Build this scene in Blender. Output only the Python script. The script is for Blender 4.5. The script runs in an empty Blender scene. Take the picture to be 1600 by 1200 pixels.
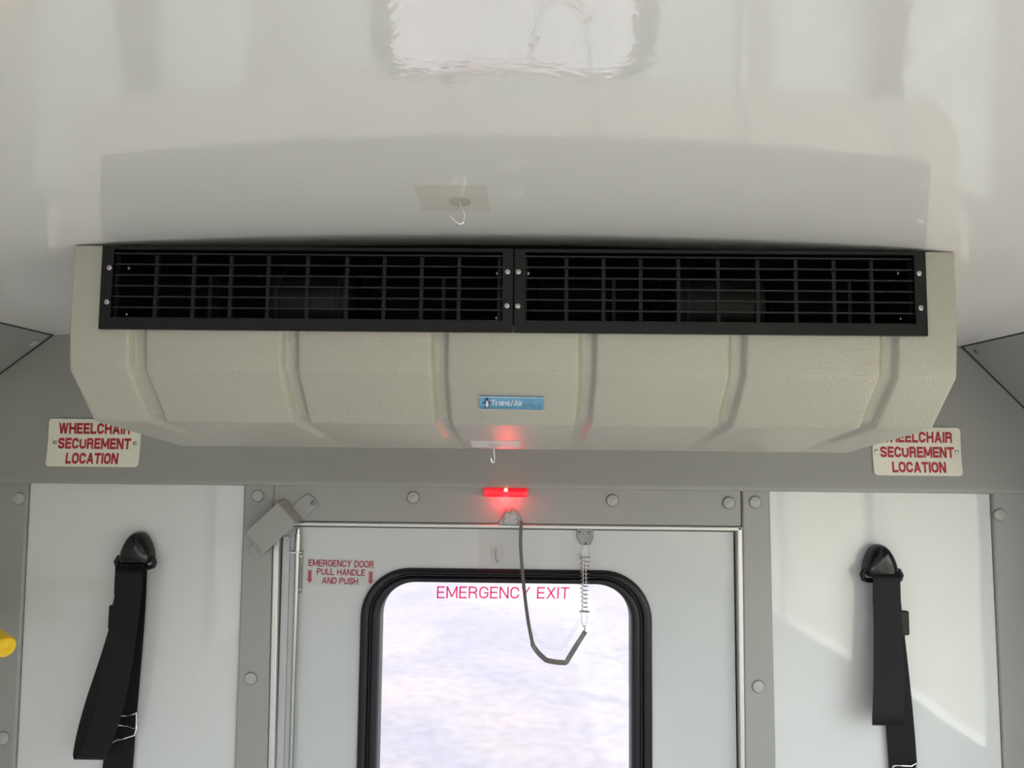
import bpy, bmesh, math, random
from mathutils import Vector, Matrix

random.seed(4)
sc = bpy.context.scene
COL = sc.collection

# ------------------------------------------------------------------ camera
F = 1200.0                                   # focal length in pixels of the 1600x1200 frame
EYE = Vector((0.0, 0.0, 1.60))
YAW, PITCH, ROLL = math.atan(15/F), math.atan(97/F), math.radians(0.6)
CM = Matrix.Rotation(YAW, 3, 'Z') @ Matrix.Rotation(math.pi/2+PITCH, 3, 'X') @ Matrix.Rotation(ROLL, 3, 'Z')
cd = bpy.data.cameras.new('camera'); cam = bpy.data.objects.new('camera', cd); COL.objects.link(cam)
cd.sensor_width = 36; cd.lens = F/1600*36; cd.clip_start = 0.02; cd.clip_end = 500
cam.matrix_world = Matrix.Translation(EYE) @ CM.to_4x4()
sc.camera = cam

# ------------------------------------------------------------------ light
world = bpy.data.worlds.new('sky'); sc.world = world; world.use_nodes = True
wn = world.node_tree; wn.nodes.clear()
sky = wn.nodes.new('ShaderNodeTexSky'); sky.sky_type = 'NISHITA'; sky.sun_disc = False
sky.sun_elevation = math.radians(58); sky.sun_rotation = math.atan2(.42, .28); sky.dust_density = 3.0; sky.air_density = 1.0
mixw = wn.nodes.new('ShaderNodeMixRGB'); mixw.inputs[0].default_value = 0.72
mixw.inputs[2].default_value = (3.6, 3.6, 3.55, 1)                 # thin bright cloud over the blue
bg = wn.nodes.new('ShaderNodeBackground'); bg.inputs['Strength'].default_value = 0.55
wo = wn.nodes.new('ShaderNodeOutputWorld')
wn.links.new(sky.outputs[0], mixw.inputs[1]); wn.links.new(mixw.outputs[0], bg.inputs['Color'])
wn.links.new(bg.outputs[0], wo.inputs['Surface'])
sl = bpy.data.lights.new('sun', 'SUN'); so = bpy.data.objects.new('sun', sl); COL.objects.link(so)
sl.energy = 6.5; sl.angle = math.radians(2.0); sl.color = (1, .95, .87)
so.rotation_euler = Vector((-0.42, -0.28, -0.86)).to_track_quat('-Z', 'Y').to_euler()
sc.view_settings.view_transform = 'Standard'; sc.view_settings.look = 'None'
sc.view_settings.gamma = 1; sc.view_settings.use_curve_mapping = False
sc.view_settings.exposure = 1.26
sc.cycles.max_bounces = 10; sc.cycles.diffuse_bounces = 6; sc.cycles.transparent_max_bounces = 12
sc.cycles.use_denoising = True
sc.cycles.sample_clamp_indirect = 6
sc.cycles.caustics_reflective = False

# ------------------------------------------------------------------ helpers
def ray(px, py):
    return CM @ Vector(((px-800)/F, -(py-600)/F, -1))
def P(px, py, Y):                            # point where a pixel's ray meets the upright plane y = Y
    d = ray(px, py); return EYE + d*((Y-EYE.y)/d.y)
def PP(px, py, p0, n):                       # ... meets any plane
    d = ray(px, py); return EYE + d*((Vector(p0)-EYE).dot(n)/d.dot(n))

def mat(name, col, rough=.5, metal=0, ior=1.5, coat=0, bump=None, emis=None, spec=None, var=None, alpha=None):
    m = bpy.data.materials.new(name); m.use_nodes = True
    nt = m.node_tree; b = nt.nodes['Principled BSDF']
    b.inputs['Base Color'].default_value = (*col, 1); b.inputs['Roughness'].default_value = rough
    b.inputs['Metallic'].default_value = metal; b.inputs['IOR'].default_value = ior
    b.inputs['Coat Weight'].default_value = coat; b.inputs['Coat Roughness'].default_value = .05
    tc = nt.nodes.new('ShaderNodeTexCoord')
    if var:                                  # (scale, amount): faint uneven colour
        n = nt.nodes.new('ShaderNodeTexNoise'); n.inputs['Scale'].default_value = var[0]; n.inputs['Detail'].default_value = 4
        r = nt.nodes.new('ShaderNodeMapRange'); r.inputs[3].default_value = 1-var[1]; r.inputs[4].default_value = 1+var[1]
        r.inputs[1].default_value = .3; r.inputs[2].default_value = .7
        x = nt.nodes.new('ShaderNodeVectorMath'); x.operation = 'SCALE'; x.inputs[0].default_value = col
        nt.links.new(tc.outputs['Object'], n.inputs[0]); nt.links.new(n.outputs[0], r.inputs[0])
        nt.links.new(r.outputs[0], x.inputs['Scale']); nt.links.new(x.outputs[0], b.inputs['Base Color'])
    prev = None
    for (scale, dist, strength, detail) in (bump or []):
        n = nt.nodes.new('ShaderNodeTexNoise'); n.inputs['Scale'].default_value = scale; n.inputs['Detail'].default_value = detail
        bp = nt.nodes.new('ShaderNodeBump'); bp.inputs['Distance'].default_value = dist; bp.inputs['Strength'].default_value = strength
        nt.links.new(tc.outputs['Object'], n.inputs[0]); nt.links.new(n.outputs[0], bp.inputs['Height'])
        if prev: nt.links.new(prev.outputs[0], bp.inputs['Normal'])
        prev = bp
    if prev: nt.links.new(prev.outputs[0], b.inputs['Normal'])
    if emis: b.inputs['Emission Color'].default_value = (*emis[0], 1); b.inputs['Emission Strength'].default_value = emis[1]
    if alpha is not None: b.inputs['Alpha'].default_value = alpha
    return m

def pane_mat(name, tint, refl_rough=0.0, body=0.0, bodycol=(1, 1, 1), refl=(.03, .35)):
    m = bpy.data.materials.new(name); m.use_nodes = True; nt = m.node_tree; nt.nodes.clear()
    t = nt.nodes.new('ShaderNodeBsdfTransparent'); t.inputs[0].default_value = (*tint, 1)
    g = nt.nodes.new('ShaderNodeBsdfGlossy'); g.inputs['Roughness'].default_value = refl_rough
    lw = nt.nodes.new('ShaderNodeLayerWeight'); lw.inputs['Blend'].default_value = .5
    pw = nt.nodes.new('ShaderNodeMath'); pw.operation = 'POWER'; pw.inputs[1].default_value = 4
    f = nt.nodes.new('ShaderNodeMapRange'); f.inputs[3].default_value = refl[0]; f.inputs[4].default_value = refl[1]
    nt.links.new(lw.outputs['Facing'], pw.inputs[0]); nt.links.new(pw.outputs[0], f.inputs[0])
    mx = nt.nodes.new('ShaderNodeMixShader'); o = nt.nodes.new('ShaderNodeOutputMaterial')
    src = t
    if body:
        d = nt.nodes.new('ShaderNodeBsdfDiffuse'); d.inputs[0].default_value = (*bodycol, 1)
        m2 = nt.nodes.new('ShaderNodeMixShader'); m2.inputs[0].default_value = body
        nt.links.new(t.outputs[0], m2.inputs[1]); nt.links.new(d.outputs[0], m2.inputs[2]); src = m2
    nt.links.new(f.outputs[0], mx.inputs[0]); nt.links.new(src.outputs[0], mx.inputs[1]); nt.links.new(g.outputs[0], mx.inputs[2])
    nt.links.new(mx.outputs[0], o.inputs['Surface'])
    return m

M = dict(
    ceiling=mat('white_gelcoat', (.77, .765, .745), .03, ior=2.25, bump=[(3.0, .004, .25, 1), (110, .0006, .2, 2)]),
    panel=mat('glossy_white_panel', (.58, .595, .585), .06, ior=1.6, bump=[(4, .005, .4, 1), (60, .0005, .1, 2)]),
    doorskin=mat('door_skin', (.49, .51, .508), .14, ior=1.5, bump=[(9, .006, .35, 2), (70, .0006, .2, 2)], var=(3, .03)),
    grey=mat('grey_vinyl', (.285, .283, .268), .42, bump=[(400, .0004, .25, 2)], var=(4, .03)),
    cap=mat('grey_cap', (.36, .36, .34), .38),
    capshade=mat('cap_shade_ring', (.12, .12, .115), .6),  # shade round each cap, put into the colour
    seam=mat('dark_seam', (.03, .03, .03), .7),
    unit=mat('pebbled_beige_plastic', (.372, .357, .294), .28, ior=1.8, bump=[(430, .0016, .75, 2)], var=(3, .02)),
    black=mat('black_plastic', (.0045, .0045, .005), .42, ior=1.35, bump=[(500, .0003, .3, 2)]),
    blackdark=mat('black_cavity', (.003, .003, .0035), .8, ior=1.25),
    slat=mat('black_slat', (.006, .006, .0065), .36, ior=1.4),
    bar=mat('grille_bar', (.026, .026, .028), .5, ior=1.35),
    motor=mat('motor_dark', (.014, .0135, .012), .5, ior=1.4, var=(30, .4)),
    steel=mat('steel', (.45, .445, .42), .28, metal=1),
    bracket=mat('bracket_steel', (.30, .29, .28), .4, metal=.9),
    chrome=mat('chrome', (.82, .82, .82), .10, metal=1),
    zinc=mat('zinc_plate', (.22, .22, .215), .45, metal=1, var=(60, .12)),
    alu=mat('aluminium_strip', (.60, .60, .58), .36, metal=.5),
    channel=mat('edge_channel', (.47, .47, .49), .4),
    rubber=mat('black_rubber', (.006, .006, .0085), .42, ior=1.4, bump=[(200, .0004, .2, 2)]),
    web=mat('black_webbing', (.0050, .0050, .0065), .65, ior=1.33, bump=[(900, .0003, .5, 1)]),
    belt_cap=mat('belt_cap', (.004, .0045, .007), .16, ior=1.42),
    sign=mat('cream_sign', (.72, .70, .60), .4, var=(12, .03)),
    red=mat('red_ink', (.40, .020, .035), .45),
    redsoft=mat('red_ink_faded', (.36, .035, .06), .45),
    pink=pane_mat('pink_lettering', (.80, .06, .22), .3, .12, (.8, .05, .2), (.01, .05)),
    blue=mat('blue_badge', (.13, .33, .52), .32, ior=1.5, var=(90, .12)),
    ink=mat('black_ink', (.012, .013, .02), .4),
    silver=mat('pale_ink', (.66, .66, .70), .35),
    strap=mat('vinyl_strap', (.10, .095, .09), .22, ior=1.6, coat=.5),
    yellow=mat('yellow_grip', (.78, .50, .005), .35),
    floor=mat('floor_vinyl', (.54, .54, .54), .6, var=(80, .2)),
    wall=mat('wall_light', (.60, .60, .57), .4),
    lens=mat('red_lens', (.55, .006, .012), .15, emis=((1, .004, .012), .75)),
    bulb=mat('bulb_glow', (1, .8, .6), .3, emis=((1, .50, .25), 5)),
    glass=pane_mat('window_glass', (.96, .97, .97)),
    clear=pane_mat('clear_plastic', (.995, .988, .97), .1, .012, (.8, .76, .70), (.01, .06)),
    disc=pane_mat('clear_disc', (.95, .945, .93), .1, .04, (.6, .58, .54), (.02, .12)),
    milky=pane_mat('milky_pad', (.97, .96, .96), .35, .6, (.86, .82, .83), (.02, .10)),
    film=pane_mat('clear_film', (.996, .988, .985), .15, .015, (.8, .72, .70)),
)

def link(name, me, m, parent=None):
    o = bpy.data.objects.new(name, me); COL.objects.link(o)
    if m is not None and not me.materials: me.materials.append(m)
    if parent is not None:
        o.parent = parent
    return o
def fin(name, bm, m, parent=None, smooth=False, sharp=35, bevel=0, segs=2):
    bmesh.ops.recalc_face_normals(bm, faces=bm.faces)
    me = bpy.data.meshes.new(name); bm.to_mesh(me); bm.free()
    if smooth:
        for p in me.polygons: p.use_smooth = True
        me.set_sharp_from_angle(angle=math.radians(sharp))
    o = link(name, me, m, parent)
    if bevel:
        b = o.modifiers.new('bevel', 'BEVEL'); b.width = bevel; b.segments = segs; b.limit_method = 'ANGLE'; b.angle_limit = math.radians(25)
        b.harden_normals = False
        for p in me.polygons: p.use_smooth = True
        me.set_sharp_from_angle(angle=math.radians(60))
    return o
def empty(name, loc):
    o = bpy.data.objects.new(name, None); COL.objects.link(o); o.location = loc; o.empty_display_size = .05
    return o
def tag(o, label=None, cat=None, group=None, kind=None):
    if label: o['label'] = label
    if cat: o['category'] = cat
    if group: o['group'] = group
    if kind: o['kind'] = kind
    return o
def settle(root):                            # children were built in world coordinates
    bpy.context.view_layer.update()
    def walk(p):
        for c in p.children:
            c.matrix_parent_inverse = p.matrix_world.inverted()
            walk(c)
    inv = root.matrix_world.inverted()
    for c in root.children: c.matrix_parent_inverse = inv

def box(bm, x0, x1, y0, y1, z0, z1):
    v = [bm.verts.new((x, y, z)) for x in (x0, x1) for y in (y0, y1) for z in (z0, z1)]
    for f in ((0,1,3,2),(4,6,7,5),(0,4,5,1),(2,3,7,6),(0,2,6,4),(1,5,7,3)): bm.faces.new([v[i] for i in f])
def obox(bm, c, u, v, w, hu, hv, hw):        # oriented box
    vs = [bm.verts.new(c + u*a*hu + v*b*hv + w*d*hw) for a in (-1,1) for b in (-1,1) for d in (-1,1)]
    for f in ((0,1,3,2),(4,6,7,5),(0,4,5,1),(2,3,7,6),(0,2,6,4),(1,5,7,3)): bm.faces.new([vs[i] for i in f])
def slab(bm, pts, d):                        # polygon of 3-D points pushed along d
    a = [bm.verts.new(p) for p in pts]; b = [bm.verts.new(Vector(p)+d) for p in pts]
    bm.faces.new(a); bm.faces.new(b[::-1])
    n = len(a)
    for i in range(n): bm.faces.new((a[i], b[i], b[(i+1)%n], a[(i+1)%n]))
def plate(pts2, Y0, Y1):                     # (x, z) outline standing between two y
    bm = bmesh.new(); slab(bm, [Vector((x, Y0, z)) for x, z in pts2], Vector((0, Y1-Y0, 0))); return bm
def rrect(x0, x1, z0, z1, r, n=8):
    out = []
    for cx, cz, a0 in ((x1-r, z1-r, 0), (x0+r, z1-r, 90), (x0+r, z0+r, 180), (x1-r, z0+r, 270)):
        for k in range(n+1):
            a = math.radians(a0+90*k/n); out.append((cx+r*math.cos(a), cz+r*math.sin(a)))
    return out
def holed(outer, hole, Y0, Y1):
    bm = bmesh.new()
    def loop(pts):
        v = [bm.verts.new((x, Y0, z)) for x, z in pts]
        return [bm.edges.new((v[i], v[(i+1) % len(v)])) for i in range(len(v))]
    bmesh.ops.triangle_fill(bm, edges=loop(outer)+loop(hole), use_beauty=True)
    r = bmesh.ops.extrude_face_region(bm, geom=list(bm.faces))
    bmesh.ops.translate(bm, verts=[g for g in r['geom'] if isinstance(g, bmesh.types.BMVert)], vec=(0, Y1-Y0, 0))
    return bm
def loft(bm, loops, closed=True, cap=False):
    vs = [[bm.verts.new(p) for p in l] for l in loops]
    n = len(vs[0])
    for a, b in zip(vs, vs[1:]):
        for i in range(n if closed else n-1): bm.faces.new((a[i], a[(i+1) % n], b[(i+1) % n], b[i]))
    if cap: bm.faces.new(vs[0]); bm.faces.new(vs[-1][::-1])
    return vs
def frames(pts, hint):
    out = []; n = len(pts)
    for i in range(n):
        t = (pts[min(i+1, n-1)]-pts[max(i-1, 0)]).normalized()
        s = hint.cross(t)
        if s.length < 1e-4: s = Vector((1, 0, 0)).cross(t)
        s.normalize(); out.append((t, s, t.cross(s)))
    return out
def tube(bm, pts, r, seg=10, hint=Vector((.13, 1, .07)), flat=1.0):
    pts = [Vector(p) for p in pts]; rs = r if isinstance(r, (list, tuple)) else [r]*len(pts)
    loft(bm, [[p + s*math.cos(2*math.pi*k/seg)*q + b*math.sin(2*math.pi*k/seg)*q*flat for k in range(seg)]
              for p, q, (t, s, b) in zip(pts, rs, frames(pts, hint))], cap=True)
def ribbon(bm, pts, widths, th):             # flat strap: width runs along the wall, thickness th
    fr = frames([Vector(p) for p in pts], Vector((0, 1, 0)))
    L = []
    for (p, w) in zip(pts, widths):
        p = Vector(p); i = len(L)
        t = fr[i][0]; s = Vector((1, 0, 0)); n = t.cross(s).normalized()
        L.append([p+s*w/2+n*th/2, p-s*w/2+n*th/2, p-s*w/2-n*th/2, p+s*w/2-n*th/2])
    loft(bm, L, cap=True)
def spline(pts, k=6):                        # Catmull-Rom through the points (tuples of any length)
    out = []; n = len(pts)
    for i in range(n-1):
        p0, p1, p2, p3 = pts[max(i-1,0)], pts[i], pts[i+1], pts[min(i+2,n-1)]
        for j in range(k):
            t = j/k
            out.append(tuple(.5*((2*b)+(c-a)*t+(2*a-5*b+4*c-d)*t*t+(3*b-a-3*c+d)*t**3) for a, b, c, d in zip(p0,p1,p2,p3)))
    out.append(tuple(pts[-1])); return out
def lathe(bm, c, n, u, prof, seg=20):        # prof: (radius, height along n)
    n = Vector(n).normalized(); u = Vector(u).normalized(); w = n.cross(u); rings = []
    for r, h in prof:
        rings.append([c+n*h+(u*math.cos(2*math.pi*k/seg)+w*math.sin(2*math.pi*k/seg))*max(r, 1e-5) for k in range(seg)])
    loft(bm, rings, cap=True)
# block lettering: every glyph is a few strokes in a unit box, widened into bands
def _arc(cx, cy, rx, ry, a0, a1, n=7):
    return [(cx+rx*math.cos(math.radians(a0+(a1-a0)*k/n)), cy+ry*math.sin(math.radians(a0+(a1-a0)*k/n))) for k in range(n+1)]
_S = [(1, .74), (.93, .91), (.72, .985), (.5, 1), (.26, .98), (.06, .90), (0, .76), (.08, .62), (.5, .51), (.92, .39), (1, .25), (.93, .09), (.72, .015), (.5, 0), (.26, .015), (.06, .10), (0, .28)]
GLYPH = {
 'A': (.66, [[(0, 0), (.5, 1), (1, 0)], [(.2, .27), (.8, .27)]]), 'C': (.6, [_arc(.5, .7, .5, .3, -5, 180)+_arc(.5, .3, .5, .3, 180, 365)]),
 'D': (.6, [[(0, 0), (0, 1)], [(0, 1), (.4, 1)]+_arc(.45, .65, .55, .35, 90, 0)+_arc(.45, .35, .55, .35, 0, -90)+[(.4, 0), (0, 0)]]),
 'E': (.5, [[(1, 1), (0, 1), (0, 0), (1, 0)], [(0, .51), (.9, .51)]]), 'G': (.62, [_arc(.5, .7, .5, .3, 0, 180)+_arc(.5, .3, .5, .3, 180, 330)+[(1, .2), (1, .47), (.55, .47)]]),
 'H': (.6, [[(0, 0), (0, 1)], [(1, 0), (1, 1)], [(0, .51), (1, .51)]]), 'I': (.0, [[(0, 0), (0, 1)]]), 'L': (.48, [[(0, 1), (0, 0), (1, 0)]]),
 'M': (.78, [[(0, 0), (0, 1), (.5, .08), (1, 1), (1, 0)]]), 'N': (.62, [[(0, 0), (0, 1), (1, 0), (1, 1)]]),
 'O': (.62, [_arc(.5, .7, .5, .3, 0, 180)+_arc(.5, .3, .5, .3, 180, 360)+[(1, .7)]]), 'P': (.56, [[(0, 0), (0, 1)], [(0, 1), (.5, 1)]+_arc(.55, .75, .45, .25, 90, -90)+[(.5, .5), (0, .5)]]),
 'R': (.6, [[(0, 0), (0, 1)], [(0, 1), (.5, 1)]+_arc(.52, .75, .44, .25, 90, -90)+[(.5, .5), (0, .5)], [(.55, .5), (.9, .36), (.96, 0)]]),
 'S': (.58, [_S]), 'T': (.58, [[(0, 1), (1, 1)], [(.5, 1), (.5, 0)]]), 'U': (.6, [[(0, 1)]+_arc(.5, .3, .5, .3, 180, 360)+[(1, 1)]]),
 'W': (.92, [[(0, 1), (.24, 0), (.5, 1), (.76, 0), (1, 1)]]), 'X': (.62, [[(0, 0), (1, 1)], [(0, 1), (1, 0)]]), 'Y': (.62, [[(0, 1), (.5, .45), (.5, 0)], [(1, 1), (.5, .45)]]),
 'r': (.26, [[(0, 0), (0, .72)], [(0, .42)]+_arc(.8, .42, .8, .28, 170, 90)]), 'a': (.48, [_arc(.5, .35, .5, .35, 0, 360, 16), [(1, .72), (1, 0)]]),
 'n': (.44, [[(0, 0), (0, .72)], [(0, .4)]+_arc(.5, .42, .5, .28, 180, 0)+[(1, 0)]]), 's': (.42, [[(a, b*.70) for a, b in _S]]),
 'i': (.0, [[(0, 0), (0, .66)], [(0, .995), (0, 1)]]), '/': (.36, [[(0, -.12), (1, 1.1)]]), ' ': (.16, [])}
def text_verts(body, t=.16, gap=.10):
    vs, fs, x = [], [], 0.0
    for ch in body:
        w, strokes = GLYPH[ch]
        for st in strokes:
            if len(st) < 8:
                for (a0, b0), (a1, b1) in zip(st, st[1:]):
                    p, r = (x+t/2+a0*w, t/2+b0*(1-t)), (x+t/2+a1*w, t/2+b1*(1-t)); k = len(vs)
                    dx, dy = r[0]-p[0], r[1]-p[1]
                    if abs(dx) < 1e-6 or abs(dy) < 1e-6:
                        d = math.hypot(dx, dy); ux, uy = dx/d*t/2, dy/d*t/2
                        vs += [(p[0]-ux-uy, p[1]-uy+ux), (p[0]-ux+uy, p[1]-uy-ux), (r[0]+ux+uy, r[1]+uy-ux), (r[0]+ux-uy, r[1]+uy+ux)]
                    else:
                        h = t/2*math.hypot(dx, dy)/abs(dy)*.92
                        lev = lambda y, b: 0.0 if b <= 0 else (1.0 if b >= 1 else y)
                        y0, y1 = lev(p[1], b0), lev(r[1], b1)
                        if '/' in body and ch == '/': y0, y1 = -.12, 1.1
                        vs += [(p[0]-h, y0), (p[0]+h, y0), (r[0]+h, y1), (r[0]-h, y1)]
                    fs.append([k, k+1, k+2, k+3])
                continue
            q = [(x+t/2+a*w, t/2+b*(1-t)) for a, b in st]
            q = [p for i, p in enumerate(q) if i == 0 or math.dist(p, q[i-1]) > 1e-4]
            # carry square-ended strokes to the edge of the box
            def ext(p, o):
                d = math.dist(p, o); return (p[0]+(p[0]-o[0])/d*t/2, p[1]+(p[1]-o[1])/d*t/2)
            closed = math.dist(q[0], q[-1]) < 1e-3
            if not closed and len(st) < 8:
                q[0], q[-1] = ext(q[0], q[1]), ext(q[-1], q[-2])
            n = len(q); base = len(vs)
            for i in range(n):
                a, b = q[max(i-1, 0)], q[min(i+1, n-1)]
                if closed and i in (0, n-1): a, b = q[n-2], q[1]
                def nrm(p, r):
                    d = max(math.dist(p, r), 1e-6); return (-(r[1]-p[1])/d, (r[0]-p[0])/d)
                n0, n1 = nrm(a, q[i]) if a != q[i] else nrm(q[i], b), nrm(q[i], b) if b != q[i] else nrm(a, q[i])
                mx, my = n0[0]+n1[0], n0[1]+n1[1]; l = math.hypot(mx, my) or 1; mx, my = mx/l, my/l
                k = min(2.2, 1/max(.2, mx*n0[0]+my*n0[1]))*t/2
                vs += [(q[i][0]+mx*k, min(1.1, max(-.1, q[i][1]+my*k))), (q[i][0]-mx*k, min(1.1, max(-.1, q[i][1]-my*k)))]
            for i in range(n-1): fs.append([base+2*i, base+2*i+1, base+2*i+3, base+2*i+2])
        x += w+t+gap
    W = x-gap
    vs = [(a/W, b if ('/' in body) else min(1.0, max(0.0, b))) for a, b in vs]
    return vs, fs
def small_print(body):
    c = bpy.data.curves.new('lettering', 'FONT'); c.body = body; c.resolution_u = 2; c.fill_mode = 'FRONT'
    o = bpy.data.objects.new('lettering', c); COL.objects.link(o)
    dg = bpy.context.evaluated_depsgraph_get(); me = bpy.data.meshes.new_from_object(o.evaluated_get(dg))
    bpy.data.objects.remove(o); bpy.data.curves.remove(c)
    vs = [(v.co.x, v.co.y) for v in me.vertices]; fs = [list(p.vertices) for p in me.polygons]
    bpy.data.meshes.remove(me)
    x0 = min(v[0] for v in vs); x1 = max(v[0] for v in vs); y0 = min(v[1] for v in vs); y1 = max(v[1] for v in vs)
    return [((x-x0)/(x1-x0), (y-y0)/(y1-y0)) for x, y in vs], fs
def lettering(body, fn, m, parent, t=.16, gap=.10, name='lettering', small=False):
    vs, fs = small_print(body) if small else text_verts(body, t, gap)   # fn maps (0..1, 0..1) to a point
    me = bpy.data.meshes.new(name); me.from_pydata([fn(a, b) for a, b in vs], [], fs); me.update()
    return link(name, me, m, parent)
def quadmap(bl, br, tl, tr, off=Vector((0, 0, 0))):
    return lambda a, b: (bl*(1-a)*(1-b)+br*a*(1-b)+tl*(1-a)*b+tr*a*b)+off
SCREW = None
def screw(parent, c, n, r=.0042, m=None):
    bm = bmesh.new(); n = Vector(n).normalized(); u = Vector((1, 0, 0)) if abs(n.x) < .9 else Vector((0, 1, 0))
    u = (u-n*u.dot(n)).normalized(); w = n.cross(u)
    lathe(bm, Vector(c), n, u, [(r*1.02, -.002), (r, .0006), (r*.86, .0017), (r*.5, .0023), (r*.30, .0023), (r*.18, .0012)], 14)
    for d in (u+w, u-w):
        d = d.normalized(); obox(bm, Vector(c)+n*.0021, d, n.cross(d), n, r*.5, r*.09, .0004)
    return fin('screw', bm, m or M['steel'], parent, smooth=True)
def screw_cap(parent, c, n, r=.0128):
    bm = bmesh.new(); n = Vector(n).normalized(); u = Vector((1, 0, 0)); u = (u-n*u.dot(n)).normalized()
    lathe(bm, Vector(c), n, u, [(r, -.003), (r, .0012), (r*.95, .0030), (r*.86, .0036), (r*.80, .0030), (r*.72, .0031), (r*.4, .0046), (0, .005)], 28)
    o = fin('screw_cap', bm, M['cap'], parent, smooth=True, sharp=50)
    bm = bmesh.new(); lathe(bm, Vector(c), n, u, [(r*1.10, -.001), (r*1.10, .0004), (r*.98, .0006)], 28)
    fin('cap_shade_ring', bm, M['capshade'], o, smooth=True); return o  # dark ring stands in for the shadow round the cap

# ------------------------------------------------------------------ the bus shell
YW = 1.69                                    # face of the rear wall panels
HW = 1.17                                    # inner half width
XC = -0.02
FRONT = -5.6
def ceil_z(x):
    a = abs(x-XC)
    if a < .57: return 1.8805-.055*a*a
    q = P(1503, 541, YW-.012) if x > XC else P(82, 523, YW-.012)     # height where the ceiling meets the corner panel
    return 1.8626+(q.z-1.8626)*(a-.57)/(abs(q.x-XC)-.57)
# ceiling
bm = bmesh.new()
xs = [XC-1.03+2.06*i/48 for i in range(49)]
ys = [1.80, 1.5, 1.2, .9, .6, .3, 0, -.5, -1, -2, -3, -4, -5, FRONT]
lo = [[Vector((x, y, ceil_z(x))) for x in xs] for y in ys]; loft(bm, lo, closed=False)
up = [[Vector((x, y, ceil_z(x)+.04)) for x in xs] for y in ys]; loft(bm, up, closed=False)
tag(fin('ceiling', bm, M['ceiling'], smooth=True), kind='structure', label='glossy white crowned bus ceiling')
# floor
bm = bmesh.new(); box(bm, -HW-.05, HW+.05, FRONT-.05, YW+.12, -.06, 0)
tag(fin('floor', bm, M['floor']), kind='structure')
# side walls with their window openings
def side(name, s):
    bm = bmesh.new(); a, b = sorted((s*HW, s*(HW+.05)))
    box(bm, a, b, FRONT, YW+.12, 0, .86); box(bm, a, b, FRONT, YW+.12, 1.64, 1.95)
    for y0, y1 in ((1.38 if s > 0 else .40, YW+.12), (.72, .79) if s > 0 else (.40, .5), (-.16, -.08), (-1.24, -1.16), (-2.32, -2.24), (-3.40, -3.32), (-4.48, -4.40), (FRONT, -5.5)):
        box(bm, a, b, y0, y1, .86, 1.64)
    return tag(fin(name, bm, M['wall']), kind='structure')
wl = side('wall_left', -1); wr = side('wall_right', 1)
bm = bmesh.new()
box(bm, -HW-.05, HW+.05, FRONT-.05, FRONT, 0, .72); box(bm, -HW-.05, HW+.05, FRONT-.05, FRONT, 1.70, 1.95)
box(bm, -HW-.05, -1.0, FRONT-.05, FRONT, .72, 1.70); box(bm, 1.0, HW+.05, FRONT-.05, FRONT, .72, 1.70)
tag(fin('wall_front', bm, M['wall']), kind='structure')
# slanted corner panels between ceiling and side walls
def cove(name, c_px, e_px, cap_px, s, slot):
    a = P(*c_px, YW-.012); b = P(*e_px, YW-.012)
    d = (b-a); k = (s*(HW+.02)-a.x)/d.x; b = a+d*k
    n = Vector((b.z-a.z, 0, a.x-b.x)).normalized()
    if n.x*s > 0: n = -n
    if n.z > 0: n = Vector((-n.x, 0, -n.z))
    inner = Vector((0, 0, 0)); L = Vector((0, FRONT-a.y, 0))
    a0 = a - (b-a).normalized()*.004
    bm = bmesh.new(); slab(bm, [a0, b, b+L, a0+L], -n*.012)
    o = tag(fin(name, bm, M['grey'], bevel=.002), kind='structure')
    ex = [Vector((a.x, y, min(a.z, ceil_z(a.x))-.0005)) for y in (a.y-.002, FRONT+.05)]
    bm = bmesh.new(); tube(bm, ex, .0022, 8); fin('seam', bm, M['seam'], o)
    bm = bmesh.new(); tube(bm, [Vector((p.x, YW-.0105, p.z))+n*.0 for p in (a, b)], .0022, 8); fin('seam', bm, M['seam'], o)
    c = PP(*cap_px, a, n)
    return o, c, n
tl, c, n = cove('trim_1', (82, 523), (0, 583), (53, 536), -1, 0)
cp = screw_cap(tl, c, n, .0105); settle(tl)
tr, c, n = cove('trim_2', (1503, 541), (1600, 636), (1526, 549), 1, 0)
cp = screw(tr, c, n, .0055, M['zinc']); settle(tr)

# ---- rear wall
def lx(p1, p2, Y):                           # an upright edge seen through two pixels: x as a function of z
    a, b = P(*p1, Y), P(*p2, Y)
    return lambda z: a.x+(b.x-a.x)*(z-a.z)/(b.z-a.z)
zhead = (P(560, 816, YW).z+P(1100, 822, YW).z)/2         # top of the door opening
zlip = (P(200, 755, 1.655).z+P(1400, 768, 1.655).z)/2    # lower edge of the valance
zbend = P(800, 693, 1.68).z
jl = lx((428, 900), (421, 1200), YW); jr = lx((1159, 830), (1163, 1200), YW)
DL, DR = jl(1.2), jr(1.2)
bm = bmesh.new()
box(bm, -HW, DL, YW+.004, YW+.09, 0, 1.96); box(bm, DR, HW, YW+.004, YW+.09, 0, 1.96); box(bm, DL, DR, YW+.004, YW+.09, zhead, 1.96)
rear = tag(fin('wall_rear', bm, M['grey']), kind='structure', label='rear bus wall with grey trim and glossy white panels')
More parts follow.
